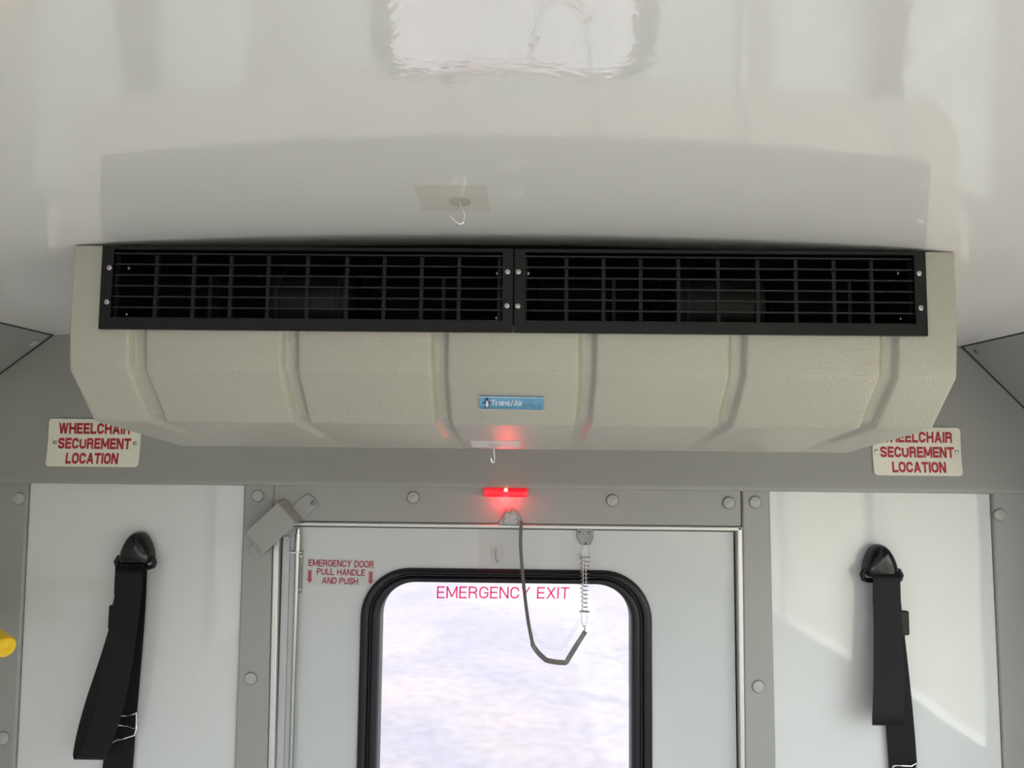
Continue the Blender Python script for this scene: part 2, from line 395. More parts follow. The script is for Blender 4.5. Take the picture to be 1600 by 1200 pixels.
# valance: leans out a little below the bend, ends in a rounded lip
def val_y(z):
    if z >= zbend: return 1.683-.004*(z-zbend)
    t = (zbend-z)/(zbend-zlip); return 1.683-.010*t**1.5
prof = [(val_y(z), z) for z in [1.93, 1.80, 1.70, zbend+.02, zbend] + [zbend+(zlip-zbend)*k/10 for k in range(1, 11)]]
yl = val_y(zlip)
prof += [(yl+.0008, zlip-.0022), (yl+.003, zlip-.0036), (yl+.006, zlip-.004), (YW+.004, zlip-.004), (YW+.004, 1.93)]
bm = bmesh.new(); loft(bm, [[Vector((x, y, z)) for y, z in prof] for x in (-HW, HW)], cap=True)
fin('valance', bm, M['grey'], rear, smooth=True)
# posts and panels
def upright(name, e0, e1, ztop, Y0, Y1, m, zb=0.0, bevel=.0025):
    return fin(name, plate([(e0(zb), zb), (e1(zb), zb), (e1(ztop), ztop), (e0(ztop), ztop)], Y0, Y1), m, rear, bevel=bevel)
wpl0 = lx((45, 800), (26, 1200), YW); wpl1 = lx((383, 780), (368, 1200), YW)
wpr0 = lx((1201, 790), (1210, 1200), YW); wpr1 = lx((1548, 800), (1566, 1200), YW)
upright('white_panel', wpl0, wpl1, zlip+.004, YW-.001, YW+.004, M['panel'])
upright('white_panel', wpr0, wpr1, zlip+.004, YW-.001, YW+.004, M['panel'])
YPST = YW-.009
upright('corner_post', lambda z: -HW, wpl0, zlip+.004, YPST, YW+.004, M['grey'], bevel=.004)
upright('corner_post', wpr1, lambda z: HW, zlip+.004, YPST, YW+.004, M['grey'], bevel=.004)
hx0 = lx((427, 762), (427, 812), YPST); hx1 = lx((1158, 770), (1159, 824), YPST)
upright('door_post', wpl1, lambda z: hx0(zhead)-.0015 if z > zhead else jl(z), zlip+.004, YPST, YW+.004, M['grey'], bevel=.004)
upright('door_post', lambda z: hx1(zhead)+.0015 if z > zhead else jr(z), wpr0, zlip+.004, YPST, YW+.004, M['grey'], bevel=.004)
fin('door_header', plate([(hx0(1.5), zhead+.001), (hx1(1.5), zhead+.001), (hx1(1.5), zlip+.004), (hx0(1.5), zlip+.004)], YPST+.001, YW+.004), M['grey'], rear, bevel=.0035)
fin('joint', plate([(hx0(1.5)-.002, zhead), (hx0(1.5)+.001, zhead), (hx0(1.5)+.001, zlip+.004), (hx0(1.5)-.002, zlip+.004)], YPST+.004, YW+.004), M['seam'], rear)
fin('joint', plate([(hx1(1.5)-.001, zhead), (hx1(1.5)+.002, zhead), (hx1(1.5)+.002, zlip+.004), (hx1(1.5)-.001, zlip+.004)], YPST+.004, YW+.004), M['seam'], rear)
for px, py in ((403, 775), (392, 1060), (646, 777.5), (957, 782), (1139, 786), (1180, 784.5), (1185, 1072.5), (30, 779), (5, 1153), (1561.5, 804.5)):
    screw_cap(rear, P(px, py, YPST), (0, -1, 0))

# ---- the door
YD = YW+.006
dl = lx((441, 900), (432, 1200), YD); dr = lx((1146, 850), (1151, 1200), YD)
ztop = (P(560, 824, YD).z+P(1100, 831, YD).z)/2
GX0, GX1 = P(592, 1080, YD).x, P(986, 1080, YD).x        # glass opening
GZ1 = (P(700, 910.5, YD).z+P(900, 911.5, YD).z)/2; GZ0 = .66
OX0, OX1 = P(560, 1100, YD).x, P(1019, 1100, YD).x       # gasket outline
OZ1 = (P(700, 888, YD).z+P(900, 890, YD).z)/2; OZ0 = GZ0-.03
X0, X1 = dl(1.1), dr(1.1)
door = tag(fin('door_1', holed([(dl(.02), .02), (dr(.02), .02), (dr(ztop), ztop), (dl(ztop), ztop)],
                               rrect(OX0+.018, OX1-.018, OZ0+.018, OZ1-.018, .09), YD, YD+.035), M['doorskin']),
           kind='structure', label='white rear emergency door with rounded window')
# aluminium frame strips round the door
bm = plate([(jl(zhead)+.0005, 0), (jl(zhead)+.014, 0), (jl(zhead)+.014, zhead), (jl(zhead)+.0005, zhead)], YW-.012, YW+.03)
fin('frame_strip', plate([(jl(0)+.0005, 0), (jl(0)+.0125, 0), (jl(zhead)+.0125, zhead), (jl(zhead)+.0005, zhead)], YW-.011, YW+.03), M['alu'], door, bevel=.0015); bm.free()
fin('frame_strip', plate([(dr(0)+.004, 0), (jr(0)-.0005, 0), (jr(zhead)-.0005, zhead), (dr(zhead)+.004, zhead)], YW-.010, YW+.03), M['alu'], door, bevel=.003)
fin('frame_strip', plate([(jl(zhead)+.0125, ztop+.0035), (jr(zhead)-.0005, ztop+.0035), (jr(zhead)-.0005, zhead), (jl(zhead)+.0125, zhead)], YW-.010, YW+.03), M['alu'], door, bevel=.003)
for e0, e1 in ((lambda z: jl(z)+.0125, dl), (dr, lambda z: dr(z)+.004)):
    fin('door_seal', plate([(e0(0), 0), (e1(0), 0), (e1(zhead), zhead), (e0(zhead), zhead)], YW+.012, YW+.03), M['seam'], door)
fin('door_seal', plate([(X0, ztop), (X1, ztop), (X1, ztop+.0035), (X0, ztop+.0035)], YW+.010, YW+.03), M['seam'], door)
# folded aluminium edge along the latch side of the leaf
fin('edge_channel', plate([(dl(.02), .02), (dl(.02)+.016, .02), (dl(ztop)+.016, ztop-.02), (dl(ztop), ztop-.02)], YD-.004, YD), M['channel'], door, bevel=.001)
# ---- its window
win = empty('window_1', ((OX0+OX1)/2, YD, OZ0)); tag(win, kind='structure', label='rounded rear door window in a black rubber gasket')
bm = bmesh.new()
def ringloop(t, y, n=12):                    # t = 0 at the outside, 1 at the glass
    l = lambda a, b: a+(b-a)*t
    return [Vector((x, y, z)) for x, z in rrect(l(OX0, GX0), l(OX1, GX1), l(OZ0, GZ0), l(OZ1, GZ1), .106-.030*t, n)]
loft(bm, [ringloop(0, YD+.002), ringloop(.02, YD-.006), ringloop(.12, YD-.010), ringloop(.36, YD-.012), ringloop(.44, YD-.009),
          ringloop(.48, YD-.004), ringloop(.54, YD-.004), ringloop(.58, YD-.009), ringloop(.68, YD-.013), ringloop(.88, YD-.012), ringloop(.98, YD-.006), ringloop(1, YD+.006), ringloop(1, YD+.035), ringloop(0.3, YD+.040), ringloop(0.2, YD+.01)])
fin('gasket', bm, M['rubber'], win, smooth=True, sharp=60)
fin('glass_pane', plate(rrect(GX0-.004, GX1+.004, GZ0-.004, GZ1+.004, .076), YD+.012, YD+.016), M['glass'], win)
settle(win); settle(door); settle(rear)

# ------------------------------------------------------------------ air conditioner
AX = (P(115, 384, 1.0).x+P(1492, 388, 1.0).x)/2; AW = (P(1492, 388, 1.0).x-P(115, 384, 1.0).x)/2
ZT, ZF1 = 1.8615, 1.6+(697-583.5)/F
F2 = Vector((0, 1.072, 1.6+(697-664.5)/F*1.072)); RB = Vector((0, 1.35, 1.6+(697-702.0)/F*1.35))
ZG0, ZG1 = P(157, 516.5, 1.0).z, P(160, 388, 1.0).z      # grille frame, bottom and top
ZG0 = (P(157, 516.5, 1.0).z+P(1448, 524.5, 1.0).z)/2; ZG1 = (P(164, 387, 1.0).z+P(1442, 393, 1.0).z)/2
ac = empty('air_conditioner', (AX, 1.326, RB.z))
tag(ac, 'long beige ceiling air conditioner with ribbed cover and black grilles, above the rear door', 'air conditioner')
GXL, GXR = P(160, 450, 1.0).x, P(1445, 455, 1.0).x
gc = [P(px, 550, 1.0).x for px in (212, 451, 686, 918.5, 1154, 1391.5)]
cols = [(AX-AW, 0), (AX-AW+.006, 0), (GXL+.012, 0)]
for g in gc: cols += [(g-.0125, 0), (g-.0065, 1), (g+.0065, 1), (g+.0125, 0)]
cols += [(GXR-.012, 0), (AX+AW-.006, 0), (AX+AW, 0)]
cols.sort()
DEP = .0095
f2d = Vector((0, F2.y-1.006, F2.z-ZF1)).normalized(); n2 = Vector((0, f2d.z, -f2d.y))   # face 2 normal (out)
if n2.y > 0: n2 = -n2
LEAN = .006
ud = (RB-F2).normalized(); n3 = Vector((0, ud.z, -ud.y)); n3 = n3 if n3.z < 0 else -n3
n1 = Vector((0, -1, 0))
def mid(a, b): m = (a+b).normalized(); return m/ max(.3, m.dot(a))
rows = [(Vector((0, 1.35, ZT)), None), (Vector((0, 1.0, ZT)), None), (Vector((0, 1.0, ZG0+.010)), None), (Vector((0, 1.0, ZG0+.004)), -n1),
        (Vector((0, 1.0+LEAN, ZF1)), -mid(n1, n2)), (F2, -mid(n2, n3)), (F2+(RB-F2)*.55, -n3*.45), (F2+(RB-F2)*.93, Vector((0, 0, 0))), (RB, None), (Vector((0, 1.35, ZT)), None)]
bm = bmesh.new(); G = []
for p, nin in rows:
    r = []
    for x, d in cols:
        q = Vector((x, p.y, p.z))
        if nin is not None and d: q += nin*DEP
        r.append(bm.verts.new(q))
    G.append(r)
for i in range(len(rows)-1):
    for j in range(len(cols)-1):
        if i in (0, 1) and cols[j][0] >= GXL+.0119 and cols[j+1][0] <= GXR-.0119: continue
        bm.faces.new((G[i][j], G[i][j+1], G[i+1][j+1], G[i+1][j]))
for j in (0, len(cols)-1):
    bm.faces.new([G[i][j] for i in range(1, len(rows)-1)] + [G[0][j]])
bmesh.ops.remove_doubles(bm, verts=bm.verts, dist=1e-5)
housing = fin('housing', bm, M['unit'], ac, bevel=.0028, segs=3)
# plenum behind the grilles
bm = bmesh.new()
box(bm, GXL+.006, GXR-.006, 1.135, 1.14, ZG0+.004, ZT-.001); box(bm, GXL+.006, GXR-.006, 1.006, 1.135, ZG0+.004, ZG0+.009)
for x in (GXL+.006, GXR-.011): box(bm, x, x+.005, 1.006, 1.135, ZG0+.009, ZT-.001)
box(bm, AX-.004, AX+.004, 1.02, 1.135, ZG0+.009, ZT-.005); box(bm, GXL+.011, GXR-.011, 1.004, 1.135, ZT-.005, ZT-.003)
fin('plenum', bm, M['blackdark'], ac)
for px0, px1 in ((203, 415), (566, 778), (837, 1036), (1198, 1408)):
    a, b = P(px0, 450, 1.08).x, P(px1, 450, 1.08).x; z0, z1 = ZG0+.013, ZG1-.016
    bm = bmesh.new(); L = []
    for t, y in ((0, 1.11), (0, 1.072), (.004, 1.068), (.007, 1.072), (.007, 1.11)):
        L.append([Vector((x, y, z)) for x, z in rrect(a+t, b-t, z0+t, z1-t, .016-t, 5)])
    loft(bm, L)
    bo = fin('blower_outlet', bm, M['black'], ac, smooth=True)
    bm = bmesh.new(); xm = (a+b)/2+.02; box(bm, xm-.0025, xm+.0025, 1.075, 1.11, z0+.006, z1-.006)
    fin('divider', bm, M['bar'], bo)
for px0, px1 in ((424, 556), (1046, 1190)):
    a, b = P(px0, 450, 1.085).x, P(px1, 450, 1.085).x; zc = (ZG0+ZG1)/2-.002
    bm = bmesh.new(); lathe(bm, Vector((a, 1.092, zc)), (1, 0, 0), (0, 0, 1), [(.012, 0), (.038, .004), (.043, .012), (.043, b-a-.012), (.038, b-a-.004), (.012, b-a)], 28)
    mo = fin('blower_motor', bm, M['motor'], ac, smooth=True)
    for x in (a+.016, b-.02):
        bm = bmesh.new(); lathe(bm, Vector((x, 1.092, zc)), (1, 0, 0), (0, 0, 1), [(.0445, 0), (.0458, .001), (.0458, .006), (.0445, .007)], 28)
        fin('motor_band', bm, M['bar'], mo, smooth=True)
bm = bmesh.new(); fx = [GXL+.004+(GXR-GXL-.008)*k/24 for k in range(25)]
loft(bm, [[Vector((x, 1.055, ZT-.003)), Vector((x, 1.055, ceil_z(x)-.0006)), Vector((x, 1.065, ceil_z(x)-.0006)), Vector((x, 1.065, ZT-.003))] for x in fx], cap=True)
fin('gap_shade_strip', bm, M['blackdark'], ac)  # black strip added to darken the shaded gap between grilles and ceiling
# the two grilles
def grille(pxa, pxb, ins, bars, screws):
    x0, x1 = pxa, pxb
    YF = .9945
    i0, i1 = x0+ins[0], x1-ins[1]; z0i, z1i = ZG0+.0152, ZG1-.0045
    fo = [(x0, ZG0), (x1, ZG0), (x1, ZG1), (x0, ZG1)]
    g = fin('grille', holed(fo, [(i0, z0i), (i1, z0i), (i1, z1i), (i0, z1i)], YF, YF+.0055), M['black'], ac, bevel=.0008, segs=2)
    ns = 7
    sb = bmesh.new(); Ls = i1-i0+.004
    for sgn in (0,):
        v = [sb.verts.new(p) for p in ((-Ls/2, 0, .0009), (-Ls/2, .013, .0032), (-Ls/2, .013, .0008), (-Ls/2, 0, -.0011), (Ls/2, 0, .0009), (Ls/2, .013, .0032), (Ls/2, .013, .0008), (Ls/2, 0, -.0011))]
        for f in ((0,1,2,3),(7,6,5,4),(0,4,5,1),(1,5,6,2),(2,6,7,3),(3,7,4,0)): sb.faces.new([v[i] for i in f])
    bmesh.ops.recalc_face_normals(sb, faces=sb.faces)
    sme = bpy.data.meshes.new('slat'); sb.to_mesh(sme); sb.free()
    for k in range(ns):
        z = P(500, 395.0+k*16.9+2.0, YF).z
        o = link('slat', sme, M['slat'], g); o.location = ((i0+i1)/2, YF+.0035, z)
    bb = bmesh.new(); box(bb, -.0024, .0024, 0, .007, z0i, z1i); bmesh.ops.recalc_face_normals(bb, faces=bb.faces)
    bme = bpy.data.meshes.new('bar'); bb.to_mesh(bme); bb.free()
    for px in bars:
        o = link('bar', bme, M['bar'], g); o.location = (P(px, 450, YF+.017).x, YF+.0165, 0)
    for px, py, y in screws:
        screw(g, P(px, py, y), (0, -1, 0), .0038 if y < 1 else .003)
    return g
XM = P(802.5, 455, .9945).x
grille(GXL, XM-.0006, (.0150, .0145), (180, 243.5, 302, 360, 418.5, 480, 541.5, 600, 658.5, 717, 780), [(171.5, 418.5, .9945), (167.5, 472, .9945), (793, 425, .9945), (792, 478, .9945), (201, 419, 1.03), (197, 491, 1.03), (778, 427, 1.03), (777, 497, 1.03)])
grille(XM+.0006, GXR, (.0145, .0155), (820.5, 885, 943, 1001, 1060, 1122, 1184, 1243.5, 1303, 1362, 1425), [(810, 425, .9945), (809, 478.5, .9945), (1435.5, 427.5, .9945), (1438, 481.5, .9945), (824.5, 427, 1.03), (1404, 427, 1.03), (1408, 498, 1.03)])
# badge on the sloped face
fp = Vector((0, 1.0+LEAN, ZF1))
bl, br, tl_, tr_ = [PP(px, py, fp, n2) for px, py in ((748.5, 637.5), (850, 639.5), (748.5, 617.5), (850, 619.5))]
bm = bmesh.new(); slab(bm, [bl, br, tr_, tl_], n2*.0022)
badge = tag(fin('badge', bm, M['blue'], ac, bevel=.0007), label='small blue maker badge with a penguin emblem')
bq = quadmap(bl, br, tl_, tr_, n2*.0027)
sub = lambda u0, u1, v0, v1: (lambda a, b: bq(u0+(u1-u0)*a, v0+(v1-v0)*b))
lettering('Trans/Air', sub(.185, .675, .34, .76), M['silver'], badge, .17, .06)
lettering('Manufacturing Corp.', sub(.69, .96, .36, .47), M['ink'], badge, small=True)
lettering('Dallastown, PA 17313 U.S.A.', sub(.62, .96, .20, .31), M['ink'], badge, small=True)
def inkpoly(name, polys, m, lift):
    me = bpy.data.meshes.new(name); vs = []; fs = []
    for p in polys:
        fs.append(list(range(len(vs), len(vs)+len(p)))); vs += [bq(a, b)+n2*lift for a, b in p]
    me.from_pydata(vs, [], fs); me.update(); return link(name, me, m, badge)
ell = lambda cx, cy, rx, ry, n=18: [(cx+rx*math.cos(2*math.pi*k/n), cy+ry*math.sin(2*math.pi*k/n)) for k in range(n)]
inkpoly('penguin_body', [ell(.122, .46, .030, .33), ell(.122, .80, .018, .09), [(.13, .86), (.155, .89), (.13, .80)],
                         [(.105, .68), (.045, .45), (.055, .43), (.105, .52)], [(.139, .68), (.189, .45), (.179, .42), (.139, .52)],
                         [(.085, .14), (.118, .14), (.118, .22), (.098, .22)], [(.126, .14), (.159, .14), (.146, .22), (.126, .22)]], M['ink'], 0)
inkpoly('penguin_belly', [ell(.124, .44, .021, .27)], M['silver'], .0002)
inkpoly('badge_line', [[(.02, .215), (.10, .215), (.10, .19), (.02, .19)], [(.15, .215), (.58, .215), (.58, .19), (.15, .19)], [(.03, .07), (.97, .07), (.97, .045), (.03, .045)]], M['ink'], 0)
inkpoly('badge_border', [[(.0, .955), (1, .955), (1, 1), (0, 1)], [(0, 0), (1, 0), (1, .03), (0, .03)]], M['silver'], -.0001)
settle(ac)

# ------------------------------------------------------------------ signs on the valance
def val_sign(corners, lines, screws, label, name='sign'):
    (ax, az), (bx, bz) = [(P(px, py, 1.675).x, P(px, py, 1.675).z) for px, py in corners]
    root = empty(name, ((ax+bx)/2, val_y(bz), bz))
    tag(root, label, 'sign')
    out = rrect(ax, bx, bz, az, .008, 5)
    bm = bmesh.new(); N = 14
    def xr(z):                               # rounded corners by row
        r = .008; d = 0
        if z < bz+r: d = r-math.sqrt(max(0, r*r-(bz+r-z)**2))
        if z > az-r: d = r-math.sqrt(max(0, r*r-(z-az+r)**2))
        return ax+d, bx-d
    zs = [bz, bz+.0008, bz+.0025, bz+.005, bz+.008]+[bz+.008+(az-bz-.016)*k/N for k in range(1, N+1)]+[az-.005, az-.0025, az-.0008, az]
    loft(bm, [[Vector((xr(z)[0], val_y(z)-.0042, z)), Vector((xr(z)[1], val_y(z)-.0042, z)), Vector((xr(z)[1], val_y(z)-.0005, z)), Vector((xr(z)[0], val_y(z)-.0005, z))] for z in zs], cap=True)
    fin('plate', bm, M['sign'], root, smooth=True)
    for body, x0, x1, y0, y1 in lines:       # pixels: left, right, top, bottom
        a = P(x0, y1, 1.675); b = P(x1, y0, 1.675)
        xa, xb = a.x, b.x; za, zb = a.z, b.z
        lettering(body, lambda u, v: Vector((xa+(xb-xa)*u, val_y(za+(zb-za)*v)-.0047, za+(zb-za)*v)), M['red'], root, .235, .075)
    for px, py in screws:
        c = P(px, py, 1.675); screw(root, Vector((c.x, val_y(c.z)-.0044, c.z)), (0, -1, 0), .0046)
    settle(root)
val_sign(((75.5, 654), (215.5, 730)), [('WHEELCHAIR', 90, 203, 661.5, 677.5), ('SECUREMENT', 89, 204, 685, 701), ('LOCATION', 102, 185, 708, 724.5)], ((85, 691.5), (209.5, 693)),
         'cream wheelchair securement sign beside the left end of the air conditioner')
val_sign(((1364, 667), (1504.5, 744)), [('WHEELCHAIR', 1376, 1489, 675, 691), ('SECUREMENT', 1376.5, 1491.5, 698.5, 714.5), ('LOCATION', 1394.5, 1478, 722, 738)], ((1370.5, 705), (1496, 706.5)),
         'cream wheelchair securement sign beside the right end of the air conditioner')

# ------------------------------------------------------------------ decals on the door
dec = empty('decal', P(532, 914, YD)); tag(dec, 'clear sticker reading EMERGENCY DOOR PULL HANDLE AND PUSH in dark red', 'sticker')
pts = [P(px, py, YD) for px, py in ((477, 914), (587, 917), (588, 874), (479, 871))]
bm = bmesh.new(); slab(bm, [p+Vector((0, -.0003, 0)) for p in pts], Vector((0, -.0003, 0))); fin('film', bm, M['film'], dec)
for body, q in (('EMERGENCY DOOR', ((482, 884.2), (583.5, 887.3), (482.5, 874), (584.5, 876.5))), ('PULL HANDLE', ((495, 897.8), (570, 899.8), (495.5, 887.6), (571, 890))), ('AND PUSH', ((503, 911.5), (559, 913.5), (504, 901.8), (559.8, 903)))):
    lettering(body, quadmap(*[P(*p, YD)+Vector((0, -.0011, 0)) for p in q]), M['redsoft'], dec, .175, .09)
for ax_, ay in ((484.5, 891), (579.5, 893)):
    me = bpy.data.meshes.new('arrow'); me.from_pydata([P(ax_+dx, ay+dy, YD)+Vector((0, -.0011, 0)) for dx, dy in ((-2.6, 0), (2.6, 0), (2.2, 13.5), (4.2, 13.5), (-.5, 20), (-4.6, 13.2), (-2.9, 13.4))], [], [list(range(7))])
    link('arrow', me, M['redsoft'], dec)
settle(dec)
ex = lettering('EMERGENCY EXIT', quadmap(*[P(*p, YD+.0115) for p in ((682.5, 935), (889, 935.5), (683, 916), (890, 917.5))]), M['pink'], None, .125, .13, 'exit_lettering')
tag(ex, 'pink EMERGENCY EXIT lettering across the top of the door window', 'lettering')

# ------------------------------------------------------------------ red marker light under the valance
YH = YPST+.001
lt = empty('marker_light', P(791, 777, YH)); tag(lt, 'lit red marker light above the emergency door', 'light')
a, b = P(757, 775.5, YH), P(825, 762, YH)
bm = bmesh.new(); box(bm, a.x+.001, b.x-.001, YH-.004, YH, a.z+.001, zlip-.0045); fin('base', bm, M['black'], lt)
bm = bmesh.new(); loft(bm, [[Vector((x, y, z)) for x, z in rrect(a.x+t, b.x-t, a.z+t, zlip-.0045-t*.3, .003, 3)] for t, y in ((0, YH-.004), (0, YH-.016), (.0015, YH-.0185), (.004, YH-.0195))], cap=True)
fin('lens', bm, M['lens'], lt, smooth=True)
for px in (762, 819):
    c = P(px, 769, YH-.0195); bm = bmesh.new(); box(bm, c.x-.0015, c.x+.0015, c.y-.001, c.y+.004, a.z+.003, zlip-.008); fin('lens_rib', bm, M['lens'], lt)
c = P(790.5, 765.5, YH-.020); bm = bmesh.new(); bmesh.ops.create_uvsphere(bm, u_segments=16, v_segments=10, radius=.0036, matrix=Matrix.Translation(c)); fin('bulb', bm, M['bulb'], lt, smooth=True)
pl = bpy.data.lights.new('marker_glow', 'POINT'); pl.energy = .11; pl.specular_factor = .2; pl.color = (1, .04, .05); pl.shadow_soft_size = .012
po = bpy.data.objects.new('marker_glow', pl); COL.objects.link(po); po.location = c+Vector((0, -.002, -.019)); po.parent = lt
settle(lt)

# ------------------------------------------------------------------ hat-shaped latch cover at the door corner
U = (P(441, 781, YPST)-P(390.5, 827.5, YPST)); LU = U.length; U.normalize(); V = Vector((U.z, 0, -U.x))   # V: down-right
N = Vector((0, -1, 0)); H = .030
O = P(391, 829, YPST)                        # upper-left corner of the box at wall level
LV = .061
cv = empty('latch_cover', O+U*LU/2+V*LV); tag(cv, 'grey hat-shaped metal latch cover screwed diagonally over the door corner', 'latch cover')
bm = bmesh.new()
slab(bm, [O+U*0+N*H, O+U*LU*.98+N*H, O+U*LU*.98+N*H+V*LV, O+N*H+V*LV], -N*.002)           # front
slab(bm, [O+N*H, O+V*LV+N*H, O+V*LV-U*.004, O-U*.004], U*.002)                              # lower-left wall
e = O+U*LU*.98
slab(bm, [e+N*H, e+V*LV+N*H, e+V*LV+U*.010, e+U*.010], -U*.002)                              # upper-right wall
slab(bm, [O+N*H, e+N*H, e+U*.010, O-U*.004], V*.002)                                        # upper-left long wall
fin('cover', bm, M['grey'], cv, bevel=.0015)
def tab(p, d, ln, w0, w1):
    r = .011; q = [p+V*w0, p+V*w1, p+V*w1+d*(ln-r*.5), p+V*(w1-r*.6)+d*ln, p+V*(w0+r)+d*ln, p+V*(w0+r*.3)+d*(ln-r*.3), p+V*w0+d*(ln-r)]
    bm = bmesh.new(); slab(bm, [x+N*.0005 for x in q], N*.003); return fin('tab', bm, M['grey'], cv, bevel=.001)
tab(e+U*.009, U, .047, LV*.40, LV); tab(O-U*.002, -U, .030, LV*.42, LV)
screw(cv, P(489, 786, YPST-.0035), (0, -1, 0), .005, M['zinc']); screw(cv, P(405, 865, YPST-.0035), (0, -1, 0), .0045, M['grey'])
settle(cv)
# latch rod
rd = empty('latch_rod', P(456, 1195, YD)); tag(rd, 'vertical steel latch rod on the left edge of the emergency door', 'rod')
bm = bmesh.new(); a = P(466, 826, YD-.012); m_ = P(464.5, 862, YD-.012); b = P(454.5, 1200, YD-.012)
tube(bm, [m_, m_+(b-m_)*.5, b, b+(b-m_)*1.2], .0050, 14); fin('rod', bm, M['steel'], rd, smooth=True)
bm = bmesh.new(); tube(bm, [a, a+(m_-a)*.25], [.004, .0042], 12); tube(bm, [a+(m_-a)*.22, m_], .0062, 14); fin('bolt', bm, M['steel'], rd, smooth=True)
bm = bmesh.new(); p = P(464.5, 861.5, YD); box(bm, p.x-.013, p.x+.014, YD-.019, YD, p.z-.0012, p.z+.0012); fin('guide_plate', bm, M['steel'], rd)
q0, q1 = P(465.5, 926, YD), P(474, 861, YD)
bm = bmesh.new(); box(bm, q0.x, q1.x, YD-.0075, YD-.004, q0.z, q1.z); fin('backing_plate', bm, M['zinc'], rd, bevel=.0008)
for px, py in ((469.5, 869), (467.5, 921)): screw(rd, P(px, py, YD-.0075), (0, -1, 0), .0036)
settle(rd)

# ------------------------------------------------------------------ door check: bracket, strap, spring
ck = empty('door_check_strap', P(885, 1036, 1.66)); tag(ck, 'grey door check strap looping from header bracket to a coil spring', 'strap')
bp = [P(px, py, YPST) for px, py in ((779, 819.5), (781, 814), (789, 798), (793, 794), (803, 794), (808, 797.5), (814, 812), (817, 820.5))]
bm = bmesh.new(); slab(bm, bp, Vector((0, -.003, 0)))
slab(bm, [P(px, py, YPST) for px, py in ((786, 818), (788, 804), (793, 797), (803, 797), (807, 803), (810, 819))], Vector((0, -.012, 0)))
fin('bracket', bm, M['bracket'], ck, bevel=.0012)
for px, py in ((790.5, 813), (806, 813.5)): screw(ck, P(px, py, YPST-.0125), (0, -1, 0), .0034)
bm = bmesh.new(); lathe(bm, P(797, 800, YPST-.012), (0, -1, 0), (1, 0, 0), [(.004, 0), (.005, .002), (.003, .003)], 14); fin('rivet', bm, M['zinc'], ck, smooth=True)
path = spline([(815, 814, 1.664), (814, 826, 1.662), (813.5, 850, 1.660), (816, 890, 1.657), (820.5, 935, 1.654), (826, 975, 1.652), (832.5, 1007, 1.650)], 5)
path += spline([(833, 1009, 1.650), (841, 1020, 1.650), (852, 1030.5, 1.650)], 3)[0:] + spline([(855, 1032, 1.650), (868, 1034.5, 1.650), (883, 1035.5, 1.650)], 3) + spline([(885, 1034.5, 1.650), (899, 1011, 1.650), (914.5, 986, 1.650)], 4)
pts = [P(*p) for p in path]
bm = bmesh.new(); fr = frames(pts, Vector((0, 1, 0))); L = []
for i, (p, (t, s, b)) in enumerate(zip(pts, fr)):
    k = i/(len(pts)-1); w = .0042 if k < .55 else .0052; tw = -.9 if k < .5 else -.9+1.0*(k-.5)*2
    d = (s*math.cos(tw)+b*math.sin(tw)).normalized(); nn = t.cross(d)
    L.append([p+d*w+nn*.0012, p-d*w+nn*.0012, p-d*w-nn*.0012, p+d*w-nn*.0012])
loft(bm, L, cap=True); fin('strap', bm, M['strap'], ck)
dp = [P(px, py, YD) for px, py in ((901.5, 826), (926.5, 826.5), (927, 840), (921, 852), (908, 850.5), (901, 839.5))]
bm = bmesh.new(); slab(bm, [x+Vector((0, -.0005, 0)) for x in dp], Vector((0, -.004, 0))); fin('door_plate', bm, M['zinc'], ck, bevel=.001)
for px, py in ((906.5, 832), (921, 832.5)): screw(ck, P(px, py, YD-.0045), (0, -1, 0), .0036, M['zinc'])
YS = 1.672
for dx in (-1.7, 1.7):
    pass
bm = bmesh.new()
tube(bm, [P(915.5, 848, YS+.012), P(912.5, 852, YS+.002), P(911.5, 862, YS), P(910.5, 940, YS-.004), P(909, 960, YS-.008), P(909, 972, YS-.010), P(911.5, 979, YS-.012), P(914.5, 979, YS-.012), P(917, 972, YS-.010), P(917, 958, YS-.008), P(916, 940, YS-.004), P(915, 862, YS), P(915.5, 852, YS+.002), P(916.5, 847, YS+.012)], .00085, 8)
fin('wire_loop', bm, M['steel'], ck, smooth=True)
bm = bmesh.new(); hp = []; turns = 13
A, B = P(914, 871, YS), P(913.3, 955, YS-.006)
for i in range(turns*14+1):
    k = i/(turns*14); c = A+(B-A)*k; an = 2*math.pi*turns*k; R = .0103-.0032*k
    hp.append(c+Vector((R*math.cos(an), R*math.sin(an)*.9, 0)))
tube(bm, hp, .00085, 6, Vector((0, 0, 1))); fin('spring', bm, M['steel'], ck, smooth=True)
bm = bmesh.new(); box(bm, A.x-.012, A.x+.012, A.y-.004, A.y+.004, A.z-.0012, A.z+.0012); fin('spring_seat', bm, M['zinc'], ck)
bm = bmesh.new(); box(bm, B.x-.0105, B.x+.0105, B.y-.005, B.y+.005, B.z-.0018, B.z+.0018); fin('spring_seat', bm, M['zinc'], ck)
bm = bmesh.new(); e = P(914, 983, 1.652); tube(bm, [P(913, 977.5, YS-.012), P(914, 984, 1.653), P(912.5, 990, 1.650)], .0012, 8); fin('strap_link', bm, M['steel'], ck, smooth=True)
settle(ck)

